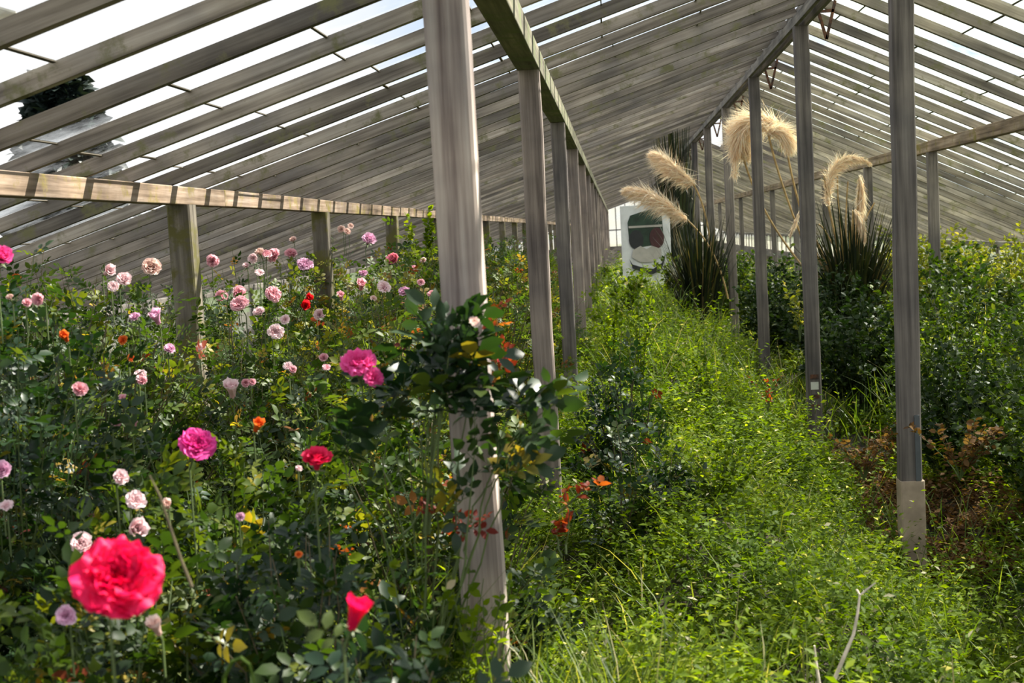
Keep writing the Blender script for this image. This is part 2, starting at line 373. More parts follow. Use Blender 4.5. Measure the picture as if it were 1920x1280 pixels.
# the patched foot of the front ridge post
r = allp['R0', 1]
mb = MB(); mb.box((-.012, -.004, .17), (.104, .104, .42), bev=.006); mb.build('post_foot', plain('tan_foot', (.44, .34, .25), .9, 0, .3), r)['label'] = 'tan patched foot'
mb = MB(); mb.box((.014, -.050, .52), (.022, .006, .30)); mb.build('repair_strip', plain('dark_strip', (.09, .10, .11), .6), r)['label'] = 'dark narrow strip let into the post face'
r = allp['R0', 2]
for zz, hh in ((.46, .03), (.33, .025), (.27, .012)):
    mb = MB(); mb.box((0, -.0475, zz+.05), (.055, .006, hh)); mb.build('iron_staple', M_rust, r)
mb = MB(); mb.box((0, -.0475, .45), (.05, .005, .05)); mb.build('paper_label', plain('paper', (.55, .55, .5)), r)

# ------------------------------------------------------------------ purlins, ridge
def beam(name, x, z, w, h, y0, y1, mat, label, cat='beam'):
    root = empty(name, (x, y0, z)); tag(root, label, cat)
    nseg = int((y1-y0)/(D*2))+1
    for i in range(nseg):
        a = y0+(y1-y0)*i/nseg-y0; b = y0+(y1-y0)*(i+1)/nseg-y0-.002
        mb = MB(); ww = w/2; n = 5; V = []
        for j in range(n):
            yy = a+(b-a)*j/(n-1); s = random.uniform(-.003, .003)
            V += [(-ww, yy, s), (ww, yy, s), (ww, yy, s+h), (-ww, yy, s+h)]
        F = [(3, 2, 1, 0), (n*4-4, n*4-3, n*4-2, n*4-1)]+[(j*4+k, j*4+(k+1) % 4, j*4+4+(k+1) % 4, j*4+4+k) for j in range(n-1) for k in range(4)]
        mb.add(V, F); mb.build('timber_length', mat, root, bevel=.004)
    return root
beam('purlin_beam', XL2, zt['L2'], .075, .083, 1.2, YEND, W_purl, 'sunlit yellowish timber purlin along the left, carried by low mossy posts')
beam('purlin_beam', XL1, zt['L1'], .10, .098, 1.2, YEND, W_purl_g, 'green-stained purlin on the tall left row of posts')
beam('purlin_beam', XR1, zt['R1'], .075, .095, 4.5, YEND, W_purl, 'lichen-blotched purlin along the right slope of the roof')
beam('eave_beam', XE, roofz(XE)-.07, .07, .07, 4.5, YEND, W_board, 'dark eave beam low on the far right')
beam('eave_beam', XW, roofz(XW)-.07, .07, .07, 1.5, YEND, W_board, 'dark eave beam low on the left behind the roses')
rb = empty('ridge_beam', (XR0, 2.0, 0)); tag(rb, 'twin-railed ridge beam running to the far end of the roof', 'beam')
for sx in (-.034, .034):
    mb = MB(); mb.box((sx, (YEND-2)/2, zt['R0']+.032), (.026, YEND-2, .062)); mb.build('ridge_rail', W_board, rb, bevel=.003)
mb = MB(); mb.box((0, (YEND-2)/2, zt['R0']+.10), (.03, YEND-2, .05)); mb.build('ridge_cap', W_board, rb)
for k in range(2, 10):
    y = T0+D*k-.45
    b = empty('ridge_bracket', (XR0+.09, y, zt['R0'])); lab = 'rusty V-shaped iron bracket hanging from the ridge'
    lab += {2: ' by the top of the second ridge post', 3: ' by the top of the third ridge post', 4: ' above the fourth ridge post'}.get(k, ' in its far part')
    tag(b, lab, 'bracket', 'iron ridge brackets')
    for s in (-1, 1):
        mb = MB(); mb.bar((s*.065, 0, .10), (0, 0, -.15), .012, .018); mb.build('strap', M_rust, b)
    mb = MB(); mb.box((0, 0, .02), (.10, .012, .018)); mb.build('cross_bar', M_rust, b)

# ------------------------------------------------------------------ rafters, each a timber of its own
ry0 = 5.98-.49*9
nr = int((YEND-ry0)/.49)
def rafter(side, y, w, h):
    xa, xb = (XW-.1, XR0-.01) if side < 0 else (XR0+.01, XE+.1)
    if side > 0 and 16.9 < y < 21: xa += .55-.1*abs(y-19)
    za, zb = roofz(xa), roofz(xb)
    L = math.hypot(xb-xa, zb-za); ang = math.atan2(zb-za, xb-xa)
    mb = MB(); n = 9; V = []
    for i in range(n):
        t = i/(n-1); s = L*t-L/2; wob = random.uniform(-.003, .003); wy = random.uniform(-.004, .004)
        V += [(s, -w/2+wy, wob), (s, w/2+wy, wob), (s, w/2+wy, h), (s, -w/2+wy, h)]
    F = [(3, 2, 1, 0), (n*4-4, n*4-3, n*4-2, n*4-1)]+[(j*4+k, j*4+4+k, j*4+4+(k+1) % 4, j*4+(k+1) % 4) for j in range(n-1) for k in range(4)]
    F[0] = (0, 1, 2, 3); F[1] = tuple(reversed(F[1]))
    mb.add(V, F)
    o = mb.build('roof_rafter', W_raft, None)
    o.location = ((xa+xb)/2, y, (za+zb)/2); o.rotation_euler = (0, -ang, 0)
    return o
RH = .056
for i in range(nr+1):
    y = ry0+.49*i
    for side in (-1, 1):
        if side > 0 and y < 3.9: continue
        o = rafter(side, y+random.uniform(-.008, .008), .036, RH)
        sn = 'left' if side < 0 else 'right'
        lk = (y-T0)/D; k = int(math.floor(lk)); j = int((lk-k)*6)
        if y < T0: lab = f'weathered rafter of the {sn} slope, {ORD[min(9, int((T0-y)/.49))]} on the camera side of the thick post'
        elif k <= 3: lab = f'weathered rafter of the {sn} slope, {("first", "second", "third", "fourth", "fifth", "sixth")[j]} past the {ORD[k]} row of posts'
        elif k <= 6: lab = f'thin rafter of the {sn} slope, {("first", "second", "third", "fourth", "fifth", "sixth")[j]} past the {ORD[k]} row of posts'
        else: lab = f'thin crowded rafter at the far end of the {sn} slope'
        tag(o, lab, 'rafter', f'rafters of the {sn} slope')

# ------------------------------------------------------------------ roof glass between the rafters
def roofglass(side, mat, name, label):
    xa, xb = (XW-.15, XR0-.03) if side < 0 else (XR0+.03, XE+.15)
    L = math.hypot(xb-xa, roofz(xb)-roofz(xa)); n = int(L/.5); mb = MB(); lp = MB()
    up_ = Vector((-(roofz(xb)-roofz(xa)), 0, xb-xa)).normalized(); sy = Vector((xb-xa, 0, roofz(xb)-roofz(xa)))/L
    ph = 0
    for i in range(nr):
        y0 = ry0+.49*i; y1 = y0+.49
        if side > 0 and y0 < 3.9: continue
        ph = random.uniform(-.06, .06)
        for k in range(-1, n+1):
            s0 = max(0, (k+.5)*L/n+ph-.012); s1 = min(L, (k+1.5)*L/n+ph)
            if s1 <= s0: continue
            if side < 0 and i in MISS and k in MISS[i]: continue
            if side > 0 and (random.random() < .004 or (17 < y0 < 21 and s0 < .75)): continue
            if side < 0 and random.random() < .004 : continue
            # each sheet rests a little proud of the one below it
            lo, hi = (.004, .001)
            if side > 0: lo, hi = hi, lo
            b = Vector((xa, 0, roofz(xa)))
            P = [b+sy*s0+up_*(RH+lo), b+sy*s1+up_*(RH+hi)]
            V = [(P[0].x, y0+.004, P[0].z), (P[1].x, y0+.004, P[1].z), (P[1].x, y1-.004, P[1].z), (P[0].x, y1-.004, P[0].z)]
            mb.add(V, [(0, 1, 2, 3)])
            if random.random() < .93:
                Q = b+sy*(s1-.006)+up_*(RH-.002)
                lw = random.uniform(.004, .010)
                V = [(Q.x-sy.x*lw, y0+.02, Q.z-sy.z*lw), (Q.x+sy.x*lw*.2, y0+.02, Q.z+sy.z*lw*.2), (Q.x+sy.x*lw*.2, y1-.02, Q.z+sy.z*lw*.2), (Q.x-sy.x*lw, y1-.02, Q.z-sy.z*lw)]
                V2 = [(a, b_, c-.004) for a, b_, c in V]
                lp.add(V+V2, [(0, 1, 2, 3), (7, 6, 5, 4), (0, 4, 5, 1), (1, 5, 6, 2), (2, 6, 7, 3), (3, 7, 4, 0)])
    o = mb.build(name, mat); tag(o, label, None, None, 'structure')
    lp.build('glazing_lap', M_lap, o)
    return o
MISS = {4: {5, 6}}
roofglass(-1, G_left, 'ceiling_left', 'old roof glazing of the left slope, sheets lapped between the rafters')
roofglass(1, G_right, 'ceiling_right', 'greenish roof glazing of the right slope, sheets lapped between the rafters')

# ------------------------------------------------------------------ end wall and low side walls
mb = MB()
mb.box(((XW+XE)/2, YEND+.05, .35), (XE-XW, .08, .7)); o = mb.build('wall_far', W_board); tag(o, None, None, None, 'structure')
mb = MB()
xs = np.linspace(XW, XE, 22)
for a, b in zip(xs[:-1], xs[1:]):
    if 1.0 < a < 1.9: continue
    mb.add([(a, YEND+.05, .7), (b, YEND+.05, .7), (b, YEND+.05, roofz(b)), (a, YEND+.05, roofz(a))], [(0, 1, 2, 3)])
o2 = mb.build('end_glazing', G_end, o)
mb = MB()
for a in xs: mb.box((a, YEND+.03, (roofz(a)+.7)/2), (.04, .05, roofz(a)-.7))
mb.box(((XW+XE)/2, YEND+.03, 1.45), (XE-XW, .05, .05))
mb.build('end_mullions', W_board, o)
for nm, x in (('wall_left', XW), ('wall_right', XE)):
    mb = MB(); h = roofz(x)-.07
    mb.box((x, YEND/2+1, .3), (.06, YEND-2, .6)); o = mb.build(nm, W_board); tag(o, None, None, None, 'structure')
    mb = MB(); mb.add([(x, 2, .6), (x, YEND, .6), (x, YEND, h), (x, 2, h)], [(0, 1, 2, 3)]); mb.build('side_glazing', G_end, o)
    mb = MB()
    for i in range(int((YEND-2)/.98)): mb.box((x, 2+.98*i, (.6+h)/2), (.05, .04, h-.6))
    mb.build('side_mullions', W_board, o)

# ------------------------------------------------------------------ leaf templates
LF_V = [(0, 0, 0), (0, .35, 0), (0, .7, .0), (0, 1, -.10), (-.27, .3, .08), (-.25, .66, .05), (.27, .3, .08), (.25, .66, .05)]
LF_F = [(0, 1, 4), (1, 2, 5, 4), (2, 3, 5), (0, 6, 1), (1, 6, 7, 2), (2, 7, 3)]
def compound():
    V = []; F = []
    def put(s, x, y, a, z):
        c, sn = math.cos(a), math.sin(a); b = len(V)
        for vx, vy, vz in LF_V:
            V.append((x+(vx*c-vy*sn)*s, y+(vx*sn+vy*c)*s, z+vz*s))
        F.extend([tuple(i+b for i in f) for f in LF_F])
    put(.50, 0, .58, 0, -.05)
    put(.40, -.02, .42, 1.15, 0); put(.40, .02, .42, -1.15, 0)
    put(.30, -.02, .18, 1.3, 0); put(.30, .02, .18, -1.3, 0)
    b = len(V); V.extend([(-.012, 0, 0), (.012, 0, 0), (0, .6, -.03)]); F.append((b, b+1, b+2))
    return V, F
CP_V, CP_F = compound()
SM_V = [(0, 0, 0), (-.23, .5, .07), (0, 1, -.06), (.23, .5, .07), (0, .5, 0)]
SM_F = [(0, 4, 2, 1), (0, 3, 2, 4)]

def shoots_to_objs(root, shoots, leaf, mat, nleaf, lsize, stem_mat, stem_r=.004, compound_leaf=True, startfrac=.35, lname='foliage', sname='stems', updir=.6, rlo=0, rhi=1, rs=None):
    rs = rs or RG; P = []; Fd = []; Nn = []; R_ = []; S = []; mb = MB()
    for sh in shoots:
        sh = np.array(sh); m = len(sh)
        mb.tube(sh, [stem_r*(1-.7*i/(m-1)) for i in range(m)], 4)
        t = rs.uniform(startfrac, 1.0, nleaf)*(m-1)*.999; i = t.astype(int); fr = (t-i)[:, None]
        p = sh[i]*(1-fr)+sh[i+1]*fr; tang = unit(sh[i+1]-sh[i])
        rd = unit(rs.normal(size=(nleaf, 3))); rd[:, 2] = rd[:, 2]*.5+.05
        f = unit(rd*1.0+tang*.45); n = unit(np.array([0, 0, 1.0])*updir+rs.normal(size=(nleaf, 3))*.45)
        P.append(p); Fd.append(f); Nn.append(n); base = rs.uniform(rlo, rhi)
        R_.append(np.clip(base*.45+rs.uniform(rlo, rhi, nleaf)*.55+0*t, 0, 1) if rs.random() < .75 else rs.uniform(rlo, rhi, nleaf)); S.append(lsize*rs.uniform(.6, 1.15, nleaf))
    P = np.concatenate(P); Fd = np.concatenate(Fd); Nn = np.concatenate(Nn)
    TV, TF = (CP_V, CP_F) if compound_leaf else (LF_V, LF_F)
    me = scatter_mesh(lname, TV, TF, P, frames(Fd, Nn), np.concatenate(S), np.concatenate(R_))
    o = link(lname, me, mat, root); st = mb.build(sname, stem_mat, root)
    return o, st
def bush_shoots(R, H, M, rs, lo=.35, z0=0.0):
    out = []
    for k in range(M):
        a = rs.uniform(0, 2*math.pi); el = math.asin(rs.uniform(-.25, 1)); q = rs.uniform(.80, 1.10)
        if rs.random() < .12: q *= 1.15
        e = np.array([math.cos(a)*math.cos(el)*R*q, math.sin(a)*math.cos(el)*R*q, H*.5+math.sin(el)*H*.5*q])
        b = np.array([e[0]*.15, e[1]*.15, z0]); mid = b*.45+e*.55+np.array([-e[0]*.15, -e[1]*.15, H*.16])
        pts = []
        for t in np.linspace(0, 1, 6):
            p = (1-t)**2*b+2*t*(1-t)*mid+t*t*e; pts.append(p+rs.normal(size=3)*.012*(t > 0))
        out.append(pts)
    return out

# ------------------------------------------------------------------ rose blooms
def bloom_mesh(name, seed, layers, ruffle=.06, seg=(7, 6)):
    """layers: list of (count, bend angle from the axis in radians, petal length, half width, base radius); unit radius about 1"""
    rs = random.Random(seed); mb = MB()
    for li, (cnt, th, Ln, hw, r0) in enumerate(layers):
        ph0 = rs.random()*6.28
        for c in range(cnt):
            az = ph0+2*math.pi*c/cnt+rs.uniform(-.15, .15); nu, nv = seg; V = []; t_ = th*rs.uniform(.88, 1.1); LL = Ln*rs.uniform(.88, 1.08)
            f1, f2, p1, p2 = rs.uniform(2, 4), rs.uniform(4, 7), rs.random()*6, rs.random()*6
            r = r0; z = 0; prev = 0
            for j in range(nv+1):
                v = j/nv; phi = t_*(v**.8)*1.25-.15*t_; ds = LL/nv if j else 0
                r += math.sin(phi)*ds; z += math.cos(phi)*ds
                wd = hw*(math.sin(min(1, v*1.25+.12)*math.pi/2))*(1 if v < .75 else math.sqrt(max(0, 1-((v-.75)/.31)**2)))
                for i in range(nu+1):
                    u = 2*i/nu-1; rad = max(r, .12)
                    aa = u*wd/max(rad, hw*.55); cup = (1-math.cos(min(1.2, abs(aa))))*.0
                    rr_ = r*math.cos(0)+0; ruf = ruffle*v*v*(math.sin(f1*u*1.5+p1)+.6*math.sin(f2*u+p2))
                    lift = .10*abs(u)**2*v*math.cos(phi)
                    x = (rr_+lift*.5)*math.cos(az+aa)-ruf*math.cos(phi)*math.cos(az); y = (rr_+lift*.5)*math.sin(az+aa)-ruf*math.cos(phi)*math.sin(az)
                    V.append((x, y, z+ruf*math.sin(phi)+lift*.6-cup))
            F = [(j*(nu+1)+i, j*(nu+1)+i+1, (j+1)*(nu+1)+i+1, (j+1)*(nu+1)+i) for j in range(nv) for i in range(nu)]
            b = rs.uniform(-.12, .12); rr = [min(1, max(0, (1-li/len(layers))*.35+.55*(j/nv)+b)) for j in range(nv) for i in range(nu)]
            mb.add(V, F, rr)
    V = np.concatenate(mb.v); c = V.mean(0); ext = np.sqrt((V[:, :2]**2).sum(1)).max()
    mb.v = [a/ext for a in mb.v]
    me = bpy.data.meshes.new(name); me.from_pydata(np.concatenate(mb.v).tolist(), [], mb.f)
    a = me.attributes.new('rnd', 'FLOAT', 'FACE'); a.data.foreach_set('value', np.array(mb.r, dtype=np.float32))
    me.polygons.foreach_set('use_smooth', [True]*len(me.polygons))
    return me
FULL = [(9, 1.6, 1.05, .50, .10), (9, 1.42, 1.0, .46, .09), (9, 1.22, .95, .42, .08), (9, 1.02, .9, .38, .07), (8, .84, .84, .34, .06), (8, .66, .78, .30, .05), (8, .48, .72, .26, .04), (7, .34, .66, .22, .03), (6, .2, .62, .18, .02), (5, .08, .58, .15, .0)]
CUP = [(6, 1.0, 1.0, .52, .12), (6, .78, 1.02, .50, .10), (6, .58, 1.0, .44, .07), (6, .40, .95, .36, .05), (5, .24, .9, .28, .03), (5, .1, .86, .22, .0)]
OPEN = [(6, 1.4, 1.0, .50, .12), (6, 1.1, .9, .42, .1), (6, .8, .8, .34, .08), (5, .5, .68, .26, .05), (5, .2, .6, .2, .02)]
BUD = [(5, .35, 1.1, .36, .16), (4, .18, 1.05, .30, .10), (3, .06, .95, .22, .05)]
PROTO = {}
def proto(kind, colour):
    key = (kind, colour)
    if key not in PROTO:
        lay = {'full': FULL, 'cup': CUP, 'open': OPEN, 'bud': BUD}[kind]
        me = bloom_mesh('bloom', sum(map(ord, kind+colour)), lay, {'full': .085, 'cup': .05, 'open': .08, 'bud': .03}[kind], (8, 7) if kind == 'full' else (6, 5))
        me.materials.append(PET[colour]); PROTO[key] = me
    return PROTO[key]
PET = {
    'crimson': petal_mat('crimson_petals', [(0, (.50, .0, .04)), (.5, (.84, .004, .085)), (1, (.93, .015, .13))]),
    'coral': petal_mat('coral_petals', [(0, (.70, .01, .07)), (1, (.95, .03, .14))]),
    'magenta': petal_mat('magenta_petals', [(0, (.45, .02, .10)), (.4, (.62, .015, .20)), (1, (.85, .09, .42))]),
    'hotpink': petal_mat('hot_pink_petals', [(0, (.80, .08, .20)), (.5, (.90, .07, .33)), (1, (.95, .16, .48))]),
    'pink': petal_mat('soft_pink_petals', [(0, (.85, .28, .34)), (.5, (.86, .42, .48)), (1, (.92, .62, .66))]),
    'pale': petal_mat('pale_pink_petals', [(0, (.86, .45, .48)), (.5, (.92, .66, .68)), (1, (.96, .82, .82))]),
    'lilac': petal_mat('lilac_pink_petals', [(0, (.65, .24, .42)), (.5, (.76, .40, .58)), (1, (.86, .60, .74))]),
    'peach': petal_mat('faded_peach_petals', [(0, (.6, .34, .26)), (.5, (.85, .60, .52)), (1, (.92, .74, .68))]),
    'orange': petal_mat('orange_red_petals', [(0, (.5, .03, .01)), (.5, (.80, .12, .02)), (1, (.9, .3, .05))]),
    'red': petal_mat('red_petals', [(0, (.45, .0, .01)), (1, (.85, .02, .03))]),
}
mb = MB()
for k in range(5):
    a = 2*math.pi*k/5; c, s = math.cos(a), math.sin(a); q = lambda r_, l, z: (c*r_-s*l, s*r_+c*l, z)
    mb.add([q(.05, 0, -.16), q(.34, -.12, -.05), q(.34, .12, -.05), q(.75, 0, -.14)], [(0, 2, 1), (1, 2, 3)])
mb.tube([(0, 0, -.24), (0, 0, -.16), (0, 0, -.04), (0, 0, .05)], [.05, .15, .17, .12], 8)
CAL = bpy.data.meshes.new('calyx'); CAL.from_pydata(np.concatenate(mb.v).tolist(), [], mb.f); CAL.materials.append(M_stem)
CAL.attributes.new('rnd', 'FLOAT', 'FACE')

def add_bloom(root, P, dia, kind, colour, facing, label=None, stalk=.12, flat=1.0):
    """P world point of the middle of the bloom; facing = world direction its face looks to"""
    z = Vector(facing).normalized(); q = z.to_track_quat('Z', 'Y')
    rad = dia/2*(1.0 if kind != 'bud' else 1.3)
    o = bpy.data.objects.new('bloom', proto(kind, colour)); COL.objects.link(o); o.parent = root
    h = .45 if kind != 'bud' else .5
    loc = Vector(P)-z*rad*h*.6-Vector(root.location)
    o.location = Matrix.Rotation(-root.rotation_euler.z, 3, 'Z') @ loc if root.rotation_euler.z else loc
    o.rotation_mode = 'QUATERNION'
    o.rotation_quaternion = (Matrix.Rotation(-root.rotation_euler.z, 3, 'Z') @ q.to_matrix() @ Matrix.Rotation(random.random()*6, 3, 'Z')).to_quaternion()
    o.scale = (rad, rad, rad*flat)
    if label: o['label'] = label
    c = bpy.data.objects.new('calyx', CAL); COL.objects.link(c); c.parent = o
    mb = MB(); a = Vector((0, 0, -.2)); 
    # the stalk, in the bloom's own space: leaves the calyx and bends down
    inv = o.rotation_quaternion.inverted(); dn = inv @ Vector((0, 0, -1))
    L = stalk/rad; p1 = a+Vector((0, 0, -.25*L)); p2 = p1+dn*L*.5; p3 = p2+dn*L*.6
    mb.tube([tuple(a), tuple(p1), tuple(p2), tuple(p3)], .0022/rad, 5); mb.build('stalk', M_stem, o)
    return o

# ------------------------------------------------------------------ rose bushes on the left
# (X, Y, radius, height, foliage, label)
BUSH = [
 (-.62, 1.62, .30, .98, 'dark', 'dark-leaved rose bush in the left foreground carrying the big crimson bloom'),
 (-.40, 1.95, .27, .98, 'dark', 'low dark rose bush at the bottom left below the deep pink bud'),
 (-.98, 2.35, .42, .98, 'rose', 'rose bush at the left edge behind the big crimson bloom, with pale pink buds'),
 (-.66, 2.60, .33, 1.0, 'dark', 'rose bush bearing the coral-red bloom left of the thick post'),
 (-1.05, 3.15, .45, 1.16, 'rose', 'rose bush topped by the frilly magenta bloom in front of the mossy post'),
 (-.55, 3.60, .38, 1.12, 'rose', 'leafy rose bush just left behind the thick front post'),
 (-1.62, 3.30, .46, 1.50, 'dark', 'tall dark rose bush at the left edge with a magenta bloom cut by the frame'),
 (-1.80, 4.30, .52, 1.50, 'rose', 'rose bush with yellow-green tips at the left, before the mossy post'),
 (-1.05, 4.30, .46, 1.18, 'rose', 'rose bush with small pink buds between mossy post and hot pink bloom'),
 (-2.35, 4.95, .50, 1.50, 'rose', 'rose bush with drooping peach bloom at the upper left'),
 (-.95, 5.30, .48, 1.28, 'warm', 'rose bush with many small pink blooms behind the hot pink bloom'),
 (-1.65, 5.50, .50, 1.34, 'rose', 'rose bush with a cluster of pink blooms right of the mossy post'),
 (-2.75, 6.10, .55, 1.46, 'rose', 'rose bush with pale blooms far left under the purlin'),
 (-1.15, 6.60, .52, 1.40, 'warm', 'copper-tinted rose bush left of the thick post, in the middle distance'),
 (-1.95, 7.00, .55, 1.46, 'rose', 'rose bush with pink blooms along its top at the foot of the second low post'),
 (-.75, 7.60, .45, 1.30, 'warm', 'yellowish rose bush directly behind the thick front post'),
 (-2.8, 7.9, .55, 1.48, 'rose', 'rose bush under the left purlin between the first two low posts'),
 (-1.35, 8.5, .52, 1.50, 'warm', 'orange-tipped rose bush with a lilac bloom at its top'),
 (-2.05, 9.2, .55, 1.52, 'warm', 'rose bush with creamy small blooms beside the second low post'),
 (-.85, 10.2, .55, 1.36, 'warm', 'bright rose bush seen between the two front left posts'),
 (-1.65, 11.0, .6, 1.58, 'rose', 'tall green rose bush by the third low post'),
 (-1.05, 12.6, .6, 1.45, 'warm', 'distant rose bush left of the second tall post'),
 (-1.7, 14.0, .65, 1.55, 'rose', 'distant rose bush beyond the third low post'),
 (-.95, 15.2, .6, 1.42, 'warm', 'distant yellow-green rose bush between the tall left posts'),
 (-1.6, 17.5, .7, 1.5, 'rose', 'farthest rose bush in the left row'),
]
FM = {'dark': L_rose_dark, 'rose': L_rose, 'warm': L_rose_warm}
BO = []; fol_cache = {}
for bi, (x, y, R, H, kind, lab) in enumerate(BUSH):
    root = empty('rose_bush', (x, y, 0)); tag(root, lab, 'rose bush', 'rose bushes on the left')
    rs = np.random.default_rng(100+bi)
    near = y < 4
    M = int((80 if near else 120)*(R*H/.55)**.7+14); nl = 17 if near else 14
    ls = .088 if near else (.080 if y < 8 else .095)
    sh = bush_shoots(R, H, M, rs)
    shoots_to_objs(root, sh, None, FM[kind], nl, ls, M_cane if bi % 2 else M_stem, .004, True, .30, rs=rs)
    BO.append((root, Vector((x, y, H*.5)), R, H*.5))

def surf(px, py, inset=.0):
    d = ray(px, py).normalized(); best = None
    for root, c, R, hz in BO:
        o = CAMP-c; A = (d.x**2+d.y**2)/R**2+d.z**2/hz**2; B = 2*((o.x*d.x+o.y*d.y)/R**2+o.z*d.z/hz**2); C = (o.x**2+o.y**2)/R**2+o.z**2/hz**2-1.0
        disc = B*B-4*A*C
        if disc < 0: continue
        t = (-B-math.sqrt(disc))/(2*A)
        if t > .3 and (best is None or t < best[0]): best = (t, root)
    if best is None: return None
    return CAMP+d*(best[0]-.03), best[1], best[0]

cam_dir = lambda P: (CAMP-Vector(P)).normalized()
# big blooms with a measured place
def face(P, u, s=0, f=1): return cam_dir(P)*f+Vector((s, 0, u))
P = at(217, 1092, 1.62); add_bloom(BO[0][0], P, .124, 'full', 'crimson', face(P, .55, .15), 'large full crimson-red bloom', .3, 1.0)
P = at(594, 872, 2.55); add_bloom(BO[3][0], P, .064, 'cup', 'coral', face(P, 1.9, .2), 'cupped coral-red bloom', .22)
P = at(368, 840, 2.75); add_bloom(BO[4][0], P, .088, 'full', 'magenta', face(P, .9, .35, .9), 'frilly magenta bloom', .22, 1.0)
P = at(661, 1170, 1.75); add_bloom(BO[1][0], P, .032, 'bud', 'crimson', face(P, 1.2, .5, .3), 'deep pink bud', .12)
P = at(2, 487, 3.0); add_bloom(BO[6][0], P, .055, 'cup', 'hotpink', face(P, 1.0, .4), 'hot pink bloom cut by the picture edge', .15)
PINKS = [(225,900,32,'cup','pale'),(253,940,38,'open','pale'),(250,995,30,'bud','pale'),(152,1022,42,'cup','pale'),(125,1155,38,'open','lilac'),(12,950,26,'open','pale'),(3,885,36,'cup','lilac'),
 (283,505,36,'cup','peach'),(230,528,30,'cup','pale'),(212,538,22,'open','pale'),(199,512,18,'bud','pale'),(75,563,24,'cup','pink'),(50,570,18,'cup','pink'),(255,597,21,'cup','lilac'),(296,603,20,'bud','lilac'),
 (147,733,30,'cup','pink'),(263,705,24,'open','pale'),(268,716,20,'cup','pink'),(318,657,22,'cup','lilac'),(376,655,20,'cup','pale'),(398,490,25,'cup','pink'),(450,572,38,'full','pink'),(445,552,28,'cup','pink'),
 (413,560,26,'cup','pink'),(511,553,34,'full','pink'),(572,499,34,'full','lilac'),(545,481,26,'cup','pink'),(515,483,30,'cup','pink'),(500,478,22,'open','pink'),(488,588,23,'cup','pale'),(535,600,20,'open','pale'),
 (516,622,32,'open','pale'),(598,592,25,'cup','pale'),(436,740,24,'bud','pale'),(460,718,17,'cup','pink'),(472,717,15,'cup','pink'),(540,688,20,'open','pale'),(549,694,16,'cup','pink'),(740,489,27,'cup','coral2'),
 (690,453,30,'cup','lilac'),(720,540,28,'open','pale'),(760,550,24,'cup','lilac'),(766,566,22,'cup','pink'),(640,430,16,'open','peach'),(657,424,13,'open','peach'),(650,436,14,'cup','peach'),(550,452,14,'cup','peach'),
 (810,555,18,'cup','pink'),(232,638,20,'open','orange'),(245,672,16,'open','orange'),(125,637,14,'bud','orange'),(607,672,18,'cup','pink'),(612,690,16,'open','pink'),(475,485,20,'open','pale'),(462,500,14,'cup','pale'),
 (487,512,18,'open','pale'),(680,515,18,'cup','lilac'),(677,540,16,'bud','pink'),(572,578,16,'bud','red'),(575,560,12,'bud','red'),(450,970,18,'cup','lilac'),(297,1185,24,'bud','peach'),(215,1122,14,'bud','pink'),(640,560,12,'bud','pink'),
 (230,745,14,'open','pink'),(216,795,20,'cup','pink'),(250,797,16,'cup','pink'),(480,805,18,'bud','orange'),(315,950,14,'bud','peach'),(560,880,14,'cup','pale'),(775,505,14,'cup','pink'),(795,490,14,'cup','pale'),
 (488,476,18,'cup','peach'),(700,560,14,'open','peach'),(790,530,16,'open','pink'),(30,520,16,'open','orange'),(20,560,14,'cup','peach'),(560,1040,15,'open','orange')]
PET['coral2'] = petal_mat('coral_pink_petals', [(0, (.80, .12, .20)), (1, (.90, .36, .44))])
for px, py, sz, kind, colr in PINKS:
    h = None; dy = 0
    while h is None and dy < 120:
        h = surf(px, py+dy); dy += 6
    if h is None: continue
    P, root, t = h
    if dy > 6:
        d = ray(px, py).normalized(); P = CAMP+d*t
    dia = sz*t/FPX
    add_bloom(root, P, dia*1.05, kind, colr, face(P, random.uniform(.1, 1.2), random.uniform(-.5, .6)), f'{ {"pale":"pale pink","pink":"soft pink","lilac":"lilac-pink","peach":"faded peach","orange":"orange-red","coral2":"coral-pink","red":"red"}[colr]} {"bud" if kind=="bud" else "bloom"}', min(.2, dia*2.5))

# ------------------------------------------------------------------ the rose climbing across the thick post
def px_shoot(pts, Y, dY=0):
    n = len(pts); out = []
    ctrl = [np.array(at(a, b, Y+dY*i/(n-1))) for i, (a, b) in enumerate(pts)]
    for i in range(n-1):
        for t in np.linspace(0, 1, 4)[:-1]: out.append(ctrl[i]*(1-t)+ctrl[i+1]*t+RG.normal(size=3)*.003)
    out.append(ctrl[-1]); return out
def special(name, lab, grp, cat, shoots, mat, nl, ls, origin, comp=True, sf=.35, sr=.004, smat=None, seed=5, rlo=0, rhi=1):
    root = empty(name, origin); tag(root, lab, cat, grp)
    o = np.array(origin); sh = [np.array(s)-o for s in shoots]
    shoots_to_objs(root, sh, None, mat, nl, ls, smat or M_stem, sr, comp, sf, rs=np.random.default_rng(seed), rlo=rlo, rhi=rhi)
    return root
o0 = at(815, 1420, 2.72); o0.z = 0.2
base = (790, 1330)
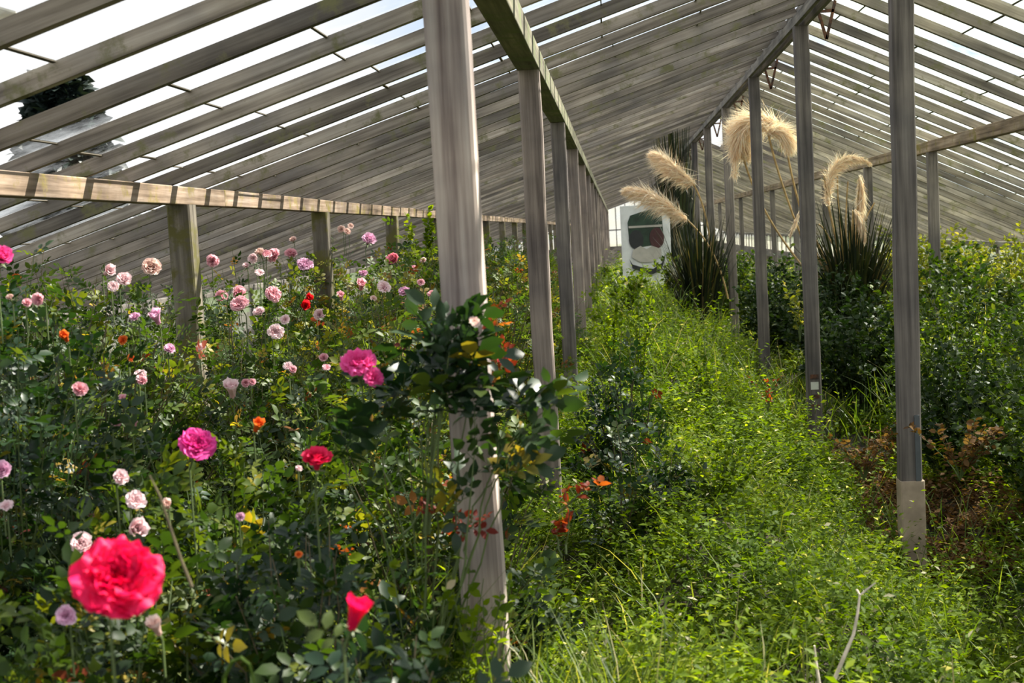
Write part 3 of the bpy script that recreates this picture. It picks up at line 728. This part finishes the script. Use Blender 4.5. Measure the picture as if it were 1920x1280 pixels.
S1 = [px_shoot([base, (795, 1050), (790, 820), (830, 680), (848, 572)], 2.72), px_shoot([base, (800, 1000), (815, 800), (850, 640), (880, 575)], 2.70),
      px_shoot([base, (820, 1000), (800, 790), (790, 690), (820, 610)], 2.74), px_shoot([base, (850, 1050), (860, 850), (880, 740), (905, 655)], 2.70),
      px_shoot([base, (800, 980), (800, 800), (840, 740), (900, 720)], 2.68),
      px_shoot([(800, 1000), (820, 720), (860, 600)], 2.71), px_shoot([(800, 1000), (830, 720), (850, 640)], 2.66), px_shoot([(800, 1000), (830, 780), (860, 690)], 2.68), px_shoot([(800, 1000), (810, 800), (850, 720)], 2.7), px_shoot([(860, 1100), (880, 960), (890, 770)], 2.66)]
S2 = [px_shoot([base, (880, 1050), (930, 900), (990, 800), (1055, 735)], 2.75), px_shoot([base, (890, 1000), (925, 860), (960, 770), (1000, 745)], 2.7),
      px_shoot([base, (900, 1050), (950, 900), (960, 850), (1020, 830)], 2.8), px_shoot([base, (780, 1000), (740, 850), (700, 760), (680, 715)], 2.8),
      px_shoot([base, (760, 1000), (720, 880), (740, 760), (760, 700)], 2.75), px_shoot([base, (870, 1000), (905, 930), (930, 900), (960, 890)], 2.7),
      px_shoot([base, (720, 1000), (650, 900), (640, 850), (660, 800)], 2.7), px_shoot([base, (860, 1050), (870, 990), (850, 950), (880, 930)], 2.68)]
cl = special('climbing_rose', 'dark-leaved rose cane climbing in front of the thick pale post', None, 'rose bush', S1+S2, L_rose_dark, 8, .115, tuple(o0), True, .66, .0026, seed=3, rhi=.97)
P = at(672, 688, 2.78); add_bloom(cl, P, .088, 'full', 'hotpink', face(P, 1.2, -.15, .8), 'full hot pink bloom', .12, 1.1)
P = at(700, 710, 2.76); add_bloom(cl, P, .05, 'open', 'hotpink', face(P, .5, .5), 'lower petals of the hot pink bloom', .05)
P = at(888, 605, 2.66); add_bloom(cl, P, .03, 'open', 'peach', face(P, 1, .8), 'withered peach bud', .05)
P = at(942, 677, 2.9); add_bloom(cl, P, .028, 'open', 'red', face(P, .6, .3), 'small scarlet bud', .05)
RS = [px_shoot([(935, 760), (930, 650), (928, 580)], 2.85), px_shoot([(925, 730), (930, 690), (950, 665)], 2.85), px_shoot([(870, 1050), (870, 1000), (900, 975)], 2.7), px_shoot([(830, 1000), (850, 980), (865, 990)], 2.7),
      px_shoot([(760, 1000), (790, 960), (830, 950)], 2.72), px_shoot([(1050, 960), (1090, 915), (1130, 905)], 3.3)]
special('red_rose_shoot', 'red young rose shoots beside the thick pale post', None, 'rose shoot', RS[:2], L_red, 5, .055, tuple(o0), True, .5, .003, plain('orange_stem', (.45, .13, .02)), seed=4)
special('red_rose_shoot', 'dark red young leaves across the lower part of the thick post', None, 'rose shoot', RS[2:5], L_red, 5, .055, tuple(o0), True, .4, .003, M_stem, seed=6, rhi=.6)
special('red_leaved_dock', 'orange-red leaved weed in the green weeds right of the thick post', None, 'weed', [RS[5], px_shoot([(1060, 1040), (1070, 980), (1060, 920)], 3.3), px_shoot([(1050, 1040), (1040, 1000), (1050, 980)], 3.3)], L_red, 16, .032, tuple(at(1060, 1045, 3.3)), False, .3, .003, M_stem, seed=8, rlo=.3)
# rose bush just behind the second left post
for (x, y, R, H, lab) in ((.02, 5.3, .26, .78, 'small dark rose bush between the thick post and the second left post'), (.0, 6.6, .26, .98, 'dark green bush right of the second left post')):
    root = empty('rose_bush', (x, y, 0)); tag(root, lab, 'rose bush')
    rs = np.random.default_rng(int(y*10)); shoots_to_objs(root, bush_shoots(R, H, 40, rs), None, L_rose_dark, 12, .09, M_cane, .004, True, .3, rs=rs)

# ------------------------------------------------------------------ shrubs on the right
SHR = [
 (1.62, 4.35, .30, .66, 'd', 'dark green shrub at the bottom right corner'),
 (1.85, 5.1, .34, .78, 'g', 'low green shrub right of the tan-footed post'),
 (2.0, 6.2, .48, 1.00, 'g', 'leafy green shrub at the right edge, nearest the camera'),
 (1.78, 7.4, .34, .85, 'd', 'dark green shrub behind the tan-footed post'),
 (2.5, 7.4, .50, 1.22, 'g', 'tall leafy green shrub at the right edge'),
 (2.15, 8.6, .50, 1.10, 'g', 'bright green shrub right of the front ridge post, in the middle distance'),
 (3.1, 8.9, .60, 1.30, 'g', 'broad green shrub under the right purlin'),
 (1.75, 10.0, .42, .95, 'd', 'shaded shrub between the first two ridge posts'),
 (2.6, 10.6, .60, 1.28, 'g', 'green shrub around the brownish low post'),
 (3.6, 11.2, .7, 1.35, 'y', 'yellow-green sunlit growth at the right below the eave'),
 (1.85, 11.8, .50, 1.15, 'd', 'dark shrub at the foot of the pampas grass'),
 (3.0, 13.0, .7, 1.38, 'y', 'golden seeding growth beyond the right purlin'),
 (4.0, 13.6, .75, 1.25, 'y', 'pale yellow-green bush near the right eave'),
 (1.7, 13.5, .5, 1.2, 'd', 'dark shrub behind the third ridge post'),
 (1.45, 16.5, .5, 1.2, 'g', 'distant green shrub behind the fourth ridge post'),
 (3.6, 16.5, .9, 1.3, 'y', 'farthest pale growth along the right side'),
 (.95, 19.5, .45, 1.05, 'g', 'round green shrub right of the painted white panel'),
 (.05, 18.5, .4, 1.05, 'g', 'green shrub left of the painted white panel'),
]
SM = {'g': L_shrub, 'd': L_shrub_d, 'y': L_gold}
for bi, (x, y, R, H, kd, lab) in enumerate(SHR):
    root = empty('leafy_shrub', (x, y, 0)); tag(root, lab, 'shrub', 'green shrubs on the right' if x > 1.2 else None)
    rs = np.random.default_rng(300+bi); M = int(120*(R*H/.5)**.8+20)
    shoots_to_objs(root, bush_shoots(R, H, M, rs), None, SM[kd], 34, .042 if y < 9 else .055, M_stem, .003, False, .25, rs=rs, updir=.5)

# ------------------------------------------------------------------ weeds over the path (nobody could count them)
def visible_mask(x, y, z, m=380):
    v = np.stack([x, y, z], -1)-np.array(CAMP); zz = v@np.array(fw); u = 960+FPX*(v@np.array(rt))/zz; w = 640-FPX*(v@np.array(up))/zz
    return (zz > .4) & (u > -m) & (u < 1920+m) & (w < 1600) & (w > 0)
def sprigs(n, x0, x1, y0, y1, hmin, hmax, nl, ls, keep=None):
    x = RG.uniform(x0, x1, n); y = y0*(y1/y0)**RG.uniform(0, 1, n)          # denser towards the camera
    z = W(x, y)-.12
    k = visible_mask(x, y, z+.1)
    if keep is not None: k &= keep(x, y)
    x, y, z = x[k], y[k], z[k]; n = len(x)
    h = RG.uniform(hmin, hmax, n)*np.clip(.72+.75*hnoise(x*2.3+1, y*2.6), .3, 1.5); lean = RG.normal(size=(n, 2))*.35*h[:, None]
    t = RG.uniform(.25, 1.0, (n, nl)); P = np.stack([x[:, None]+lean[:, :1]*t**1.5, y[:, None]+lean[:, 1:]*t**1.5, z[:, None]+h[:, None]*t], -1).reshape(-1, 3)
    a = RG.uniform(0, 6.283, n*nl); F = np.stack([np.cos(a), np.sin(a), RG.uniform(-.1, .7, n*nl)], -1)
    Nn = unit(np.array([0, 0, 1.0])+RG.normal(size=(n*nl, 3))*.45)
    tone = np.clip(.5+.40*hnoise(x*1.3+3, y*1.1)+RG.normal(size=n)*.2, 0, 1)
    rn = np.clip(np.repeat(tone, nl)*.6+RG.uniform(0, 1, n*nl)*.42, 0, .94); hi = RG.uniform(0, 1, n*nl); rn = np.where(hi > .978, .975, rn)
    return P, frames(F, Nn), ls*RG.uniform(.6, 1.3, n*nl), rn
path = lambda x, y: (np.abs(x-1.45) > .22+.12*np.sin(y*3)) | (y < 5.7)
parts = [sprigs(24000, -.75, 3.2, 2.4, 7.5, .08, .30, 11, .029, path), sprigs(14000, -.7, 2.6, 7.0, 13, .10, .42, 12, .036, path), sprigs(12000, -3.5, 4.6, 12, 30, .15, .45, 8, .06),
         sprigs(9000, -2.5, -.3, 1.6, 6, .08, .25, 8, .03)]
me = scatter_mesh('weeds', SM_V, SM_F, np.concatenate([p[0] for p in parts]), np.concatenate([p[1] for p in parts]), np.concatenate([p[2] for p in parts]), np.concatenate([p[3] for p in parts]))
wd = link('weeds', me, L_weed); tag(wd, 'carpet of small-leaved bright green weeds covering the path', 'weeds', None, 'stuff')
# grass blades among them
GB_V = [(-.5, 0, 0), (.5, 0, 0), (-.42, .35, .03), (.42, .35, .03), (-.28, .7, -.04), (.28, .7, -.04), (0, 1, -.2)]
GB_F = [(0, 1, 3, 2), (2, 3, 5, 4), (4, 5, 6)]
def blades(n, x0, x1, y0, y1, l0, l1, w, keep=None, zoff=-.1, spread=.45):
    x = RG.uniform(x0, x1, n); y = y0*(y1/y0)**RG.uniform(0, 1, n); z = W(x, y)+zoff; k = visible_mask(x, y, z+.15)
    if keep is not None: k &= keep(x, y)
    x, y, z = x[k], y[k], z[k]; n = len(x); a = RG.uniform(0, 6.283, n)
    F = np.stack([np.cos(a)*spread, np.sin(a)*spread, np.ones(n)], -1)+RG.normal(size=(n, 3))*.15; Nn = np.stack([-np.cos(a), -np.sin(a), np.ones(n)*.4], -1)
    L_ = RG.uniform(l0, l1, n); return np.stack([x, y, z], -1), frames(F, Nn), np.stack([np.full(n, w)*RG.uniform(.6, 1.3, n), L_, L_], -1), RG.uniform(0, 1, n)
parts = [blades(4000, -.75, 2.6, 2.7, 9, .15, .34, .006), blades(5000, -.7, 3.2, 9, 22, .3, .6, .010), blades(1500, -2, -.3, 1.6, 5, .25, .5, .006), blades(700, -.6, .05, 2.35, 2.85, .3, .5, .005)]
me = scatter_mesh('grass', GB_V, GB_F, *[np.concatenate([p[i] for p in parts]) for i in range(4)])
tag(link('grass', me, L_grass), 'thin grass blades growing up through the weeds', 'grass', None, 'stuff')
# dead brown growth by the ridge posts
parts = [sprigs(2600, 1.2, 2.1, 5.7, 9, .06, .16, 9, .035)]
me = scatter_mesh('dead_weeds', SM_V, SM_F, *[parts[0][i] for i in range(4)])
tag(link('dead_weeds', me, L_brown), 'reddish brown dead weeds on the bare strip by the ridge posts', 'dead weeds', None, 'stuff')

# ------------------------------------------------------------------ single taller weeds on the path
def weed(px, pyb, Y, H, lab, mat, nst=7, ls=.05, spread=.3, comp=False, nl=22, grp='tall weeds standing on the path'):
    b = at(px, pyb, Y); root = empty('tall_weed', tuple(b)); tag(root, lab, 'weed', grp); rs = np.random.default_rng(int(px+pyb)); sh = []
    for k in range(nst):
        a = rs.uniform(0, 6.28); q = rs.uniform(.3, 1)*spread; h = H*rs.uniform(.7, 1)
        sh.append([(math.cos(a)*q*H*t**1.4, math.sin(a)*q*H*t**1.4, h*t) for t in np.linspace(0, 1, 6)])
    shoots_to_objs(root, sh, None, mat, nl, ls, M_stem, .003, comp, .25, rs=rs)
weed(1205, 760, 8.0, .72, 'tall feathery weed with a pale stem standing in the middle of the path', L_weed, 9, .035, .25, nl=45)
weed(1150, 690, 9.5, .60, 'upright green weed on the path beside the row of left posts', L_weed, 9, .04, .3, nl=35)
weed(1330, 780, 8.2, .42, 'bushy light green weed on the path before the third ridge post', L_weed, 10, .035, .5, nl=35)
weed(1180, 600, 13.5, .55, 'bright leafy weed just below the painted white panel', L_weed, 12, .06, .45, nl=30)
weed(1260, 560, 15, .5, 'yellow-green weed in front of the thin far ridge posts', L_weed, 12, .06, .45, nl=30)
weed(1360, 960, 5.2, .30, 'dense mound of small weeds in the middle foreground', L_weed, 16, .028, .8, nl=40)
weed(1500, 640, 9.0, .45, 'pale-flowering weed left of the second ridge post', L_gold, 6, .04, .4, nl=22)
weed(1440, 770, 8.0, .25, 'orange-leaved low weed at the foot of the third ridge post', L_red, 5, .03, .6, nl=10)
weed(1800, 900, 5.6, .28, 'reddish brown dock right of the tan-footed post', L_brown, 12, .035, .8, nl=26)
weed(1620, 900, 6.0, .22, 'brown withered weed left of the tan-footed post', L_brown, 10, .03, .8, nl=24)

weed(862, 1570, 2.75, .66, 'soft green weed hiding the foot of the thick pale post', L_weed, 9, .030, .2, nl=26)
weed(925, 1560, 2.75, .58, 'green weed at the right side of the thick post foot', L_weed, 9, .030, .25, nl=26)
weed(800, 1570, 2.6, .62, 'green weed at the left side of the thick post foot', L_weed, 8, .030, .25, nl=26)
# dry forked twig in the right foreground
tw = at(1560, 1330, 2.9); root = empty('dry_twig', tuple(tw)); tag(root, 'dry pale forked twig standing at the bottom right', 'twig')
def pts_rel(pts, Y): return [tuple(at(a, b, Y)-tw) for a, b in pts]
mb = MB(); mb.tube(pts_rel([(1555, 1330), (1562, 1280), (1585, 1225), (1600, 1190), (1608, 1150), (1612, 1115)], 2.9), [.0052, .0048, .0042, .0034, .003, .0022], 6); mb.build('main_branch', M_dry, root)
mb = MB(); mb.tube(pts_rel([(1610, 1118), (1625, 1105), (1642, 1092)], 2.88), [.002, .002, .0012], 5); mb.tube(pts_rel([(1612, 1115), (1606, 1105)], 2.9), .002, 5); mb.build('fork', M_dry, root)
mb = MB(); mb.tube(pts_rel([(1555, 1330), (1536, 1280), (1530, 1240), (1527, 1210)], 2.9), [.0045, .004, .003, .002], 6); mb.build('side_branch', M_dry, root)
# bare arching cane in the left foreground
tw = at(360, 1100, 2.2); root = empty('bare_cane', tuple(tw)); tag(root, 'thin bare brown cane leaning between the crimson and coral roses', 'cane')
mb = MB(); mb.tube([tuple(at(a, b, 2.0)-tw) for a, b in [(360, 1100), (340, 1050), (318, 985), (300, 930), (280, 890)]], [.0028, .0025, .0022, .002, .001], 6); mb.build('cane_stem', M_cane, root)
tw = at(420, 1320, 1.9); root = empty('arching_grass_blade', tuple(tw)); tag(root, 'single pale green blade arching at the bottom left', 'grass')
mb = MB(); mb.tube([tuple(at(a, b, 1.8)-tw) for a, b in [(415, 1320), (420, 1270), (435, 1240), (452, 1232), (468, 1245), (480, 1290)]], [.003, .003, .003, .003, .002, .001], 5); mb.build('blade', L_grass, root)

# ------------------------------------------------------------------ pampas grass
M_plume = leaf_mat('plume_fibres', [(0, (.68, .44, .28)), (.35, (.88, .74, .60)), (1, (.97, .94, .90))], .5, .8, .1, 1.0)
M_stalk = plain('pampas_stalk', (.42, .27, .10), .6, 0, .4, 20)
FB_V = [(-.5, 0, 0), (.5, 0, 0), (.3, .5, 0), (-.3, .5, 0), (0, 1, -.1)]; FB_F = [(0, 1, 2, 3), (3, 2, 4)]
def bez(c, n):
    c = [np.array(p, float) for p in c]; out = []
    for t in np.linspace(0, 1, n):
        q = c
        while len(q) > 1: q = [a*(1-t)+b*t for a, b in zip(q[:-1], q[1:])]
        out.append(q[0])
    return np.array(out)
def plume(root, spine, stalk, Y, wid, n=1500, seed=1):
    rs = np.random.default_rng(seed); o = np.array(root.location)
    sp = bez([at(a, b, Y) for a, b in spine], 24)-o; st = bez([at(a, b, Y) for a, b in stalk], 12)-o
    mb = MB(); mb.tube(st, .010, 6); mb.build('stalk', M_stalk, root)
    t = rs.uniform(0, 1, n)*22.99; i = t.astype(int); p = sp[i]*(1-(t-i)[:, None])+sp[i+1]*(t-i)[:, None]; tg = unit(sp[i+1]-sp[i])
    u = t/23; prof = np.sin(np.clip(u*1.05+.05, 0, 1)*math.pi)**.6*.9+.25
    F = unit(tg*1.0+rs.normal(size=(n, 3))*.38+np.array([0, 0, -.55])); L_ = wid*prof*rs.uniform(.6, 1.3, n)
    me = scatter_mesh('plume', FB_V, FB_F, p+rs.normal(size=(n, 3))*wid*.08, frames(F, unit(rs.normal(size=(n, 3)))), np.stack([np.full(n, .0055), L_, L_], -1), rs.uniform(0, 1, n))
    return link('plume', me, M_plume, root)
def tussock(root, n, H, sp, seed, w=.014):
    rs = np.random.default_rng(seed); V = []; mb = MB()
    for k in range(n):
        a = rs.uniform(0, 6.28); L_ = H*rs.uniform(.6, 1.1); q = sp*rs.uniform(.15, 1); d = np.array([math.cos(a), math.sin(a)]); s = np.array([-d[1], d[0]])*w*rs.uniform(.6, 1.2)
        b = d*rs.uniform(0, .18); pts = []
        droop = rs.uniform(.1, 1.0)
        for t in np.linspace(0, 1, 7):
            z = L_*(t-droop*.45*t*t*t); r = q*(t**1.6)*1.0; c = b+d*r; ww = (1-t**2)*1.0+.03
            pts += [(c[0]-s[0]*ww, c[1]-s[1]*ww, z), (c[0]+s[0]*ww, c[1]+s[1]*ww, z)]
        mb.add(pts, [(2*i, 2*i+1, 2*i+3, 2*i+2) for i in range(6)])
    return mb.build('blades', L_pampas, root)
YP = 12.2
b1 = at(1600, 540, YP); b1.z = .2
r1 = empty('pampas_grass', tuple(b1)); tag(r1, 'large pampas grass clump with arching tan plumes between the ridge posts', 'pampas grass')
tussock(r1, 620, 1.6, .55, 1)
plume(r1, [(1553, 385), (1548, 330), (1565, 285), (1600, 285), (1632, 308)], [(1585, 520), (1570, 460), (1553, 385)], YP, .10, 2600, 2)
plume(r1, [(1612, 330), (1618, 370), (1612, 430)], [(1600, 520), (1606, 420), (1612, 330)], YP, .12, 900, 3)
plume(r1, [(1600, 395), (1612, 400), (1622, 455)], [(1595, 520), (1596, 450), (1600, 395)], YP-.1, .10, 800, 4)
plume(r1, [(1500, 395), (1490, 420), (1480, 445)], [(1560, 520), (1520, 420), (1500, 395)], YP, .05, 500, 5)
plume(r1, [(1470, 245), (1432, 215), (1405, 210), (1372, 215), (1378, 330)], [(1560, 540), (1490, 400), (1470, 245)], YP+.2, .22, 4200, 6)
plume(r1, [(1440, 250), (1450, 235), (1478, 240), (1482, 285)], [(1545, 540), (1470, 380), (1440, 250)], YP+.1, .18, 2200, 7)
plume(r1, [(1395, 300), (1380, 255), (1385, 225), (1405, 300)], [(1540, 540), (1430, 420), (1395, 300)], YP+.3, .20, 2400, 8)
for a in ((1545, 330), (1590, 340), (1640, 380), (1535, 420), (1570, 330)):
    mb = MB(); q = bez([at(1590, 530, YP)-b1, at((a[0]+1590)/2-8, 430, YP)-b1, at(a[0], a[1], YP)-b1], 8); mb.tube(q, .007, 5); mb.build('dry_stem', M_stalk, r1)
YQ = 14.5
b2 = at(1312, 560, YQ); b2.z = .2
r2 = empty('pampas_grass', tuple(b2)); tag(r2, 'dark pampas tussock with two white plumes leaning left above the painted panel', 'pampas grass')
tussock(r2, 520, 1.55, .42, 9, .016)
plume(r2, [(1300, 345), (1270, 320), (1250, 295), (1222, 288)], [(1340, 560), (1335, 400), (1300, 345)], YQ, .19, 2600, 10)
plume(r2, [(1288, 412), (1245, 380), (1210, 350), (1170, 358)], [(1365, 560), (1345, 460), (1288, 412)], YQ-.2, .19, 3000, 11)
b3 = at(1272, 540, 17.5); b3.z = .2
r3 = empty('dry_reed_clump', tuple(b3)); tag(r3, 'dark upright reeds behind the white plumes, right of the painted panel', 'reeds')
tussock(r3, 700, 2.95, .22, 12, .022)

# ------------------------------------------------------------------ painted white panel on the path
YB = 17.0
cb = at(1208, 384, YB); pw = .62; root = empty('painted_panel', (cb.x, YB, cb.z-1.02), .05); tag(root, 'white painted board with a rough dark round-eyed face, standing at the path end', 'panel')
M_wp = plain('white_paint', (.72, .73, .74), .6, 0, .18, 7); M_bk = plain('black_paint', (.018, .02, .024), .5); M_gy = plain('grey_paint', (.45, .42, .38), .7, 0, .2, 9)
M_br = plain('maroon_paint', (.06, .015, .018), .5); M_gn = plain('dark_green_paint', (.02, .05, .03), .6, 0, .5, 10)
hh = 1.02
mb = MB(); mb.box((0, 0, hh/2), (pw, .03, hh)); mb.build('board', M_wp, root, bevel=.004)
def blob(name, pts, mat, y, th=.006):
    mb = MB(); n = len(pts); V = [(x*pw, y, (.12+.86*z)*hh) for x, z in pts]+[(x*pw, y-th, (.12+.86*z)*hh) for x, z in pts]
    mb.add(V, [tuple(range(n)), tuple(range(2*n-1, n-1, -1))]+[(i, i+n, (i+1) % n+n, (i+1) % n) for i in range(n)]); return mb.build(name, mat, root)
ell = lambda cx, cz, a, b, n=18: [(cx+a*math.cos(2*math.pi*i/n), cz+b*math.sin(2*math.pi*i/n)) for i in range(n)]
blob('painted_hair', [(-.34, .50), (-.36, .78), (-.30, .88), (-.1, .92), (.15, .96), (.34, .88), (.36, .55), (.2, .45), (-.1, .42)], M_gn, -.016)
blob('painted_brow', [(-.34, .70), (-.34, .73), (.34, .73), (.34, .70)], M_gy, -.023)
blob('painted_eye', ell(-.2, .53, .15, .14), M_bk, -.023)
blob('painted_eye', ell(.22, .54, .15, .15), M_br, -.023)
blob('painted_muzzle', [(-.3, .28), (-.28, .38), (-.12, .44), (0, .39), (.12, .43), (.3, .38), (.3, .28), (.1, .20), (-.12, .20)], M_gy, -.030)
blob('painted_collar', [(-.36, .26), (-.30, .18), (-.1, .13), (.12, .10), (.3, .18), (.38, .32), (.36, .22), (.28, .08), (.1, .02), (-.1, .06), (-.3, .12)], M_bk, -.037)
for s in (-1, 1):
    mb = MB(); mb.bar((s*(pw/2-.03), .03, .35-cb.z), (s*(pw/2-.03), .03, .3), .04, .04); mb.build('support_leg', W_board, root)

# ------------------------------------------------------------------ trees outside, seen through the glass
def tree(px, pyt, Y, H, R, n, lab, mat, seed, conifer=True):
    top = at(px, pyt, Y); root = empty('conifer_tree' if conifer else 'bare_tree', (top.x, Y, top.z-H)); tag(root, lab, 'tree'); rs = np.random.default_rng(seed)
    mb = MB(); mb.tube([(0, 0, 0), (.05, 0, H*.5), (0, 0, H*.97)], [.16, .1, .03], 8); mb.build('trunk', M_cane, root); sh = []
    for k in range(n):
        t = rs.uniform(.05, 1)**.8; z = H*t; a = rs.uniform(0, 6.28); l = R*(1.05-t)*rs.uniform(.6, 1.1)+.15
        sh.append([(math.cos(a)*l*s, math.sin(a)*l*s, z+(.10*l*s if conifer else .7*l*s)) for s in np.linspace(0, 1, 5)])
    shoots_to_objs(root, sh, None, mat, 34 if conifer else 5, .36 if conifer else .2, M_cane, .02, False, .15, rs=rs, sname='branches')
tree(112, 150, 22, 5.6, 2.1, 420, 'dark conifer outside, seen through the gap in the left roof glass', L_conifer, 1)
tree(118, 118, 34, 9.0, 2.6, 90, 'faint thin tree outside behind the dirty left roof glass', L_shrub_d, 2, False)
weed(800, 540, 10.6, .66, 'leafy sapling reaching the left purlin behind the thick post', L_weed, 8, .06, .25, nl=30, grp=None)

# ------------------------------------------------------------------ bits of loose glazing
def sheet(name, pts, Y0, Y1, th, mat, lab, cat):
    P = [at(a, b, Y0+(Y1-Y0)*t) for a, b, t in pts]; c = sum(P, Vector())/len(P); mb = MB(); n = len(P)
    V = [tuple(p-c) for p in P]+[tuple(p-c+Vector((0, 0, th))) for p in P]
    mb.add(V, [tuple(range(n)), tuple(range(2*n-1, n-1, -1))]+[(i, (i+1) % n, (i+1) % n+n, i+n) for i in range(n)])
    o = mb.build(name, mat); o.location = c; tag(o, lab, cat); return o
sheet('slipped_pane', [(-40, 5, 0), (30, 25, 0), (48, 58, 1), (-40, 75, 1)], 3.15, 3.35, .005, plain('grimy_pane', (.72, .68, .55), .4, 0, .3, 14), 'cream grimy pane slipped down at the very top left corner', 'glass pane')
sheet('yellow_rag', [(1812, 226, 0), (1828, 232, 0), (1852, 250, 1), (1840, 256, 1), (1818, 240, .5)], 11.2, 11.3, .01, plain('yellow_rag', (.62, .52, .04), .7), 'small yellow scrap lying by the right purlin under the glass', 'scrap')
